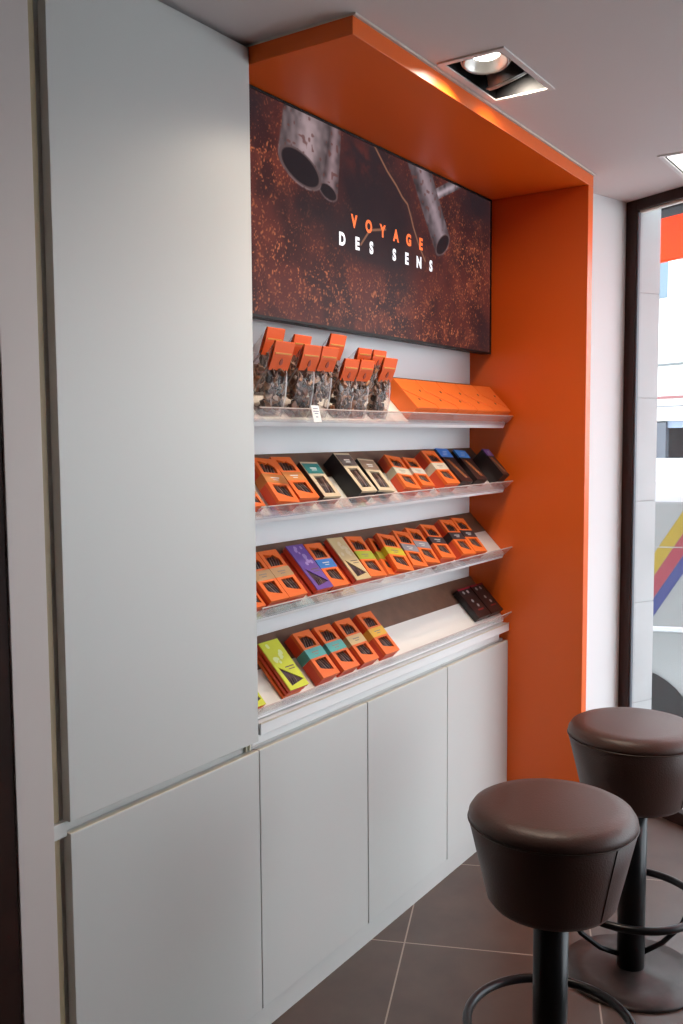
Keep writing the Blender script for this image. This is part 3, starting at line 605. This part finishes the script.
# ------------------------------------------------------------------ bar stools
def make_stool():
    t_ = thing('bar_stool', '', 'stool', group='brown leather bar stools')
    H = .715
    MB().lathe([(0, H), (.13, H), (.156, H - .003), (.169, H - .010), (.177, H - .022), (.1785, H - .031), (.176, H - .034), (0, H - .034)][::-1], 72).build('seat_cushion', LEATHER, t_)
    mb = MB(); mb.lathe([(0, H - .222), (.110, H - .222), (.128, H - .217), (.138, H - .204), (.158, H - .120), (.1775, H - .038), (.174, H - .0345), (0, H - .0345)], 72)
    s_ = mb.build('seat_skirt', LEATHER, t_)
    mb = MB(); ring = [(.1783 * math.cos(2 * math.pi * i / 72), .1783 * math.sin(2 * math.pi * i / 72), H - .0355) for i in range(72)]; mb.tube(ring, .0018, 6, closed=True); mb.build('piping', PIPING, t_)
    an = R(-113); mb = MB(); pts = [((r_ + .0004) * math.cos(an), (r_ + .0004) * math.sin(an), z) for r_, z in ((.138, H - .204), (.158, H - .120), (.1775, H - .039))]; mb.tube(pts, .0016, 6); mb.build('seam', PIPING, s_)
    MB().lathe([(.0375, .010), (.0375, H - .221)], 40).build('pole', BLACKM, t_)
    MB().lathe([(0, 0), (.188, 0), (.19, .004), (.187, .009), (.12, .014), (.05, .019), (.040, .024), (0, .024)], 72).build('base_plate', BASEM, t_)
    mb = MB(); zr = .217; rr_ = .179; mb.tube([(rr_ * math.cos(2 * math.pi * i / 64), rr_ * math.sin(2 * math.pi * i / 64), zr) for i in range(64)], .0105, 12, closed=True); fr_ = mb.build('foot_ring', BLACKM, t_)
    for an in (R(-60), R(120)):
        mb = MB(); c_, s2 = math.cos(an), math.sin(an)
        mb.tube([(rr_ * c_, rr_ * s2, zr), (.172 * c_, .172 * s2, .175), (.145 * c_, .145 * s2, .125), (.09 * c_, .09 * s2, .080), (.03 * c_, .03 * s2, .055)], .0075, 10); mb.build('ring_strut', BLACKM, fr_)
    return t_
st = make_stool(); st.location = (1.869, -.7165, 0); st['label'] = 'brown leather bar stool in front, nearest the camera'
s2_ = copy_tree(st); s2_.location = (2.533, -.694, 0); s2_.rotation_euler = (0, 0, R(10)); s2_['label'] = 'brown leather bar stool behind, beside the window'

# ------------------------------------------------------------------ outside
STREET = -.45
st_ = MB().box((2, -12, STREET - .1), (26, 14, STREET)); 
gp = [WP(-6, .125, 0), WP(8, .125, 0), WP(8, 16, 0), WP(-6, 16, 0)]
g_ = MB(); g_.prism(gp, lambda p: (p.x, p.y, STREET - .1), lambda p: (p.x, p.y, STREET)); struct(g_.build('ground', mat('street_paving', (.33, .33, .34), .8, noise=(3, .15))))
STONE = mat('pale_stone', (.40, .40, .395), .75, noise=(6, .06))
pl = thing('stone_pillar', 'pale stone pillar outside the left edge of the window', 'pillar', WP(-.25, .12, STREET))
z = STREET; i = 0; mb = MB(); 
while z < 2.9:
    z1 = min(z + .42, 2.9); wbox(mb, -.42, .001, .055, .185, z, z1 - .004); wbox(mb, -.41, -.002, .058, .182, z1 - .004, z1, 1); z = z1
T(mb.build('blocks', [STONE, mat('stone_joint', (.33, .32, .31), .8)], pl))
# awning: roller housing, fabric, front bar
AWN = bpy.data.materials.new('awning_fabric'); AWN.use_nodes = True; n = AWN.node_tree; n.nodes.clear()
o_ = n.nodes.new('ShaderNodeOutputMaterial'); df = n.nodes.new('ShaderNodeBsdfDiffuse'); tl = n.nodes.new('ShaderNodeBsdfTranslucent'); mx = n.nodes.new('ShaderNodeMixShader')
df.inputs[0].default_value = (.95, .12, .03, 1); tl.inputs[0].default_value = (1, .13, .03, 1); mx.inputs[0].default_value = .6
n.links.new(df.outputs[0], mx.inputs[1]); n.links.new(tl.outputs[0], mx.inputs[2]); n.links.new(mx.outputs[0], o_.inputs[0])
aw = thing('awning', 'red orange shop awning seen through the top of the window', 'awning', WP(1.5, .2, 2.5))
mb = MB(); wbox(mb, -.9, 4.7, .20, .33, 2.408, 2.53); T(mb.build('roller_housing', mat('dark_housing', (.008, .008, .010), .6, spec=.1), aw, .01))
mb = MB(); mb.prism([(.331, 2.470), (.331, 2.475), (.92, 2.378), (.92, 2.373)], lambda p: WP(-1.7, p[0], p[1]), lambda p: WP(4.7, p[0], p[1])); T(mb.build('fabric', AWN, aw))
mb = MB(); mb.prism([(.921, 2.380), (.921, 2.362), (.923, 2.362), (.923, 2.380)], lambda p: WP(-1.7, p[0], p[1]), lambda p: WP(4.7, p[0], p[1])); T(mb.build('valance', AWN, aw))
# parked van with a flat pale side
VAN = mat('white_van_paint', (.22, .23, .225), .3, coat=.3); VANT = mat('white_van_trim', (.5, .52, .54), .3)
P0 = CAM + (fw + r2 * ((656 - 341.5) / F_PX) - u2 * ((468 - 512) / F_PX)) * 4.93
fh = Vector((fw.x, fw.y, 0)).normalized(); VQ = (rt * math.cos(R(15)) - fh * math.sin(R(15))).normalized(); VM = Vector((-VQ.y, VQ.x, 0));
if VM.dot(fh) < 0: VM = -VM
def VP_(q_, m_, z): return Vector((P0.x, P0.y, 0)) + VQ * q_ + VM * m_ + Vector((0, 0, z))
van = thing('van', 'white van with yellow, red and blue stripes parked outside the window', 'van', VP_(.8, .9, STREET))
# side outline with wheel arches
def arch(cx, r_=.40, zc=-.20, zbot=-.27): 
    a0_ = math.asin((zbot - zc) / r_); return [(cx + r_ * math.cos(math.pi - a0_ - (math.pi - 2 * a0_) * i / 16), zc + r_ * math.sin(math.pi - a0_ - (math.pi - 2 * a0_) * i / 16)) for i in range(17)]
side = [(-1.0, -.27)] + arch(-.15) + arch(2.75) + [(3.4, -.27), (3.45, .6), (3.4, 1.14), (-1.0, 1.14)]
mb = MB(); mb.prism(side, lambda p: VP_(p[0], 0, p[1]), lambda p: VP_(p[0], 1.7, p[1])); T(mb.build('body', VAN, van, .0))
mb = MB(); mb.prism([(0.0, 1.141), (0, 1.18), (.02, 1.25), (.07, 1.30), (.16, 1.325), (1.5, 1.34), (1.66, 1.25), (1.7, 1.141)], lambda p: VP_(-1.0, p[0], p[1]), lambda p: VP_(3.3, p[0], p[1]), 0, False); T(mb.build('roof', VANT, van))
for z0, z1_ in ((1.135, 1.147), (.905, .911)):
    mb = MB(); mb.prism([(-1.0, z0), (3.4, z0), (3.4, z1_), (-1.0, z1_)], lambda p: VP_(p[0], -.003, p[1]), lambda p: VP_(p[0], -.0005, p[1])); T(mb.build('panel_seam', mat('seam_grey', (.25, .26, .26), .6), van))
mb = MB(); mb.prism([(0, .455), (-.012, .462), (-.012, .478), (0, .485)], lambda p: VP_(-1.0, p[0] - .0006, p[1]), lambda p: VP_(3.35, p[0] - .0006, p[1])); T(mb.build('rub_strip', VANT, van))
def strp(z0, z1_, col, lab):  # stripe running down to the left and up to the right
    sl = 1.62; q0, q1 = -.30, .42; mb = MB(); mb.prism([(q0, z0 + sl * q0), (q1, z0 + sl * q1), (q1, min(z1_ + sl * q1, 9)), (q0, z1_ + sl * q0)], lambda p: VP_(p[0], -.0025, p[1]), lambda p: VP_(p[0], -.0008, p[1])); o = mb.build('stripe', mat('stripe_paint', col, .35), van); o['label'] = lab; T(o)
strp(.755, .875, (.25, .18, .012), 'yellow stripe'); strp(.635, .752, (.21, .028, .042), 'red stripe'); strp(.535, .632, (.022, .032, .13), 'blue stripe')
for cx in (-.15, 2.75):
    wh = empty('wheel', VP_(cx, .16, -.12)); wh.parent = van; wh.location = wh.location - van.location
    wh.rotation_euler = Matrix((VQ, Vector((0, 0, 1)), VQ.cross(Vector((0, 0, 1))))).transposed().to_euler()
    MB().lathe([(.2, -.10), (.31, -.10), (.33, -.06), (.33, .06), (.31, .10), (.2, .10)], 40).build('tyre', mat('tyre_rubber', (.012, .012, .013), .8, spec=.05), wh)
    MB().lathe([(0, -.07), (.08, -.07), (.19, -.04), (.2, -.09), (.21, -.1), (.21, .1), (0, .08)], 32).build('hub_cap', mat('hub_grey', (.03, .03, .033), .6, spec=.2), wh)
    mb = MB(); mb.lathe([(.385, -.02), (.385, .18), (.02, .181)], 40); ww = mb.build('arch_lining', mat('arch_black', (.01, .01, .01), .9, spec=.05), wh)
# building across the street
FD, FN = WD, WN
def FP(a, b_, z): return WP(a, b_, z)
FB = 6.62
def fq(u, v): # where the pixel's ray meets the facade plane
    d = fw + r2 * ((u - 341.5) / F_PX) - u2 * ((v - 512) / F_PX); t_ = (FB - (CAM - W0).dot(WN)) / d.dot(WN); X = CAM + d * t_; return (X - W0).dot(WD), X.z
bl = thing('shop_building', 'bright white shop building across the street with dark shop opening', 'building', FP(-5, FB, STREET))
FAC = mat('white_render', (.86, .86, .84), .8)
sa0, sz1 = fq(656, 421); sa1, sz0 = fq(683, 468); sa0 -= .9; sa1 += 2.0; sz0 -= .9
ua, uz0 = fq(655, 292); ub, uz1 = fq(669, 240); uc, _ = fq(677, 290); ud, _ = fq(700, 290)
A0, A1 = sa0 - 4, sa1 + 4
outer = [(A0, STREET), (A1, STREET), (A1, 6.5), (A0, 6.5)]
holes = [[(sa0, sz0), (sa1, sz0), (sa1, sz1), (sa0, sz1)], [(ua - .6, uz0 - .1), (ub, uz0 - .1), (ub, uz1 + .7), (ua - .6, uz1 + .7)], [(uc, uz0 - .1), (ud, uz0 - .1), (ud, uz1 + .7), (uc, uz1 + .7)]]
f_ = holed(outer, holes, 0, .25, lambda x, y, z: FP(x, FB + z, y)); T(weld(f_.build('facade', FAC, bl)))
for hx in holes[1:]:
    (x0, z0), _, (x1, z1_), _ = hx; mb = MB(); wbox(mb, x0, x1, FB + .18, FB + .20, z0, z1_); f2 = T(mb.build('upper_window', mat('pale_blue_pane', (.10, .15, .19), .35), bl))
    mb = MB(); wbox(mb, (x0 + x1) / 2 - .02, (x0 + x1) / 2 + .02, FB + .165, FB + .18, z0, z1_); o = mb.build('window_bar', FAC, f2); o.location = -bl.location * 0
mb = MB(); SH = mat('shop_interior', (.06, .065, .08), .7); SH2 = mat('shop_grey_wall', (.16, .17, .18), .7)
wbox(mb, sa0 - .3, sa1 + .3, FB + 1.6, FB + 1.7, sz0 - .2, sz1 + .3); wbox(mb, sa0 - .3, sa0, FB + .251, FB + 1.6, sz0 - .2, sz1 + .3); wbox(mb, sa1, sa1 + .3, FB + .251, FB + 1.6, sz0 - .2, sz1 + .3); wbox(mb, sa0, sa1, FB + .251, FB + 1.6, sz1 + .002, sz1 + .3); wbox(mb, sa0, sa1, FB + .251, FB + 1.6, sz0 - .2, sz0 - .002); T(mb.build('shop_interior', SH2, bl))
def band(v, hgt, dep, m_, name):
    a_, z_ = fq(668, v); mb = MB(); wbox(mb, A0, A1, FB - dep, FB - .001, z_ - hgt, z_); return T(mb.build(name, m_, bl))
band(363.5, .03, .05, mat('grey_ledge', (.10, .11, .11), .7), 'ledge'); band(396, .035, .05, mat('pink_ledge', (.20, .07, .07), .7), 'cornice'); band(405.5, .02, .04, mat('grey_ledge_low', (.16, .16, .17), .7), 'ledge')
a_, z_ = fq(664.5, 440); mb = MB(); wbox(mb, sa0, a_, FB + .02, FB + .08, sz0, sz1 - .02); T(mb.build('dark_shutter', SH, bl))
a_, z_ = fq(664.5, 421); _, z2_ = fq(664, 428); mb = MB(); wbox(mb, a_, sa1, FB + .05, FB + .10, z2_, z_); T(mb.build('sign_strip', mat('sign_blue_grey', (.16, .2, .27), .6), bl))
# display table with a vase and a cushion inside the shop
ta, tz = fq(666, 458); tb = thing('display_table', 'small display table inside the shop across the street', 'table', FP(ta + .8, FB + .55, tz))
mb = MB(); wbox(mb, ta, ta + 1.6, FB + .35, FB + .75, tz - .04, tz); T(mb.build('table_top', mat('pale_wood', (.55, .42, .28), .6), tb))
for aa in (ta + .05, ta + 1.5):
    for bb in (FB + .38, FB + .68): mb = MB(); wbox(mb, aa, aa + .05, bb, bb + .05, sz0 - .001, tz - .04); T(mb.build('leg', mat('pale_leg', (.45, .4, .33), .6), tb))
va, vz = fq(669.5, 458); vs_ = thing('vase', 'pale ornamental vase with twigs standing on the shop display table', 'vase', FP(va, FB + .52, tz + .001))
MB().lathe([(0, 0), (.035, 0), (.055, .05), (.06, .10), (.035, .16), (.025, .19), (.03, .20), (0, .20)], 20).build('body', mat('pale_ceramic', (.72, .58, .40), .5), vs_)
mb = MB(); mb.tube([(0, 0, .19), (-.02, 0, .26), (-.05, .0, .33)], .006, 6); mb.tube([(0, 0, .19), (.02, .01, .25), (.0, .02, .30)], .005, 6); mb.build('twigs', mat('pale_twig', (.6, .5, .42), .7), vs_)
ca_, cz_ = fq(683, 452); cu_ = MB(); vs = []
prof = [(0, -.08), (.10, -.08), (.17, -.05), (.19, 0), (.17, .05), (.10, .08), (0, .085)]
cu_.lathe([(r_, z + .081) for r_, z in prof], 28); o = cu_.build('cushion', mat('purple_cloth', (.09, .08, .20), .8)); o.location = FP(ca_ + .06, FB + .55, tz + .001)
tag(o, 'round purple cushion on the shop display table', 'cushion')
# white parasol standing in the street before the shop
pa, pz = fq(668, 300); par = thing('parasol', 'open white parasol in the street before the shop building', 'parasol', FP(pa - 2.4, 4.2, STREET))
MB().lathe([(.03, 0), (.03, 3.25)], 16).build('pole', mat('parasol_pole', (.5, .5, .5), .4), par)
mb = MB(); R8 = 1.9; top = (0, 0, 3.36); vs = [top] + [(R8 * math.cos(math.pi * i / 4), R8 * math.sin(math.pi * i / 4), 2.86) for i in range(8)]; vs += [(x, y, z - .02) for x, y, z in vs]
mb.add(vs, [(0, 1 + i, 1 + (i + 1) % 8) for i in range(8)] + [(9, 10 + (i + 1) % 8, 10 + i) for i in range(8)] + [(1 + i, 10 + i, 10 + (i + 1) % 8, 1 + (i + 1) % 8) for i in range(8)]); mb.build('canopy', mat('white_canvas', (.88, .88, .88), .8), par)
MB().lathe([(0, 0), (.3, 0), (.3, .06), (.05, .08), (0, .08)], 24).build('foot', mat('parasol_foot', (.3, .3, .3), .7), par)

for o in bpy.data.objects:
    if o.name.split('.')[0] in ('chocolate_sticks',): o['kind'] = 'stuff'
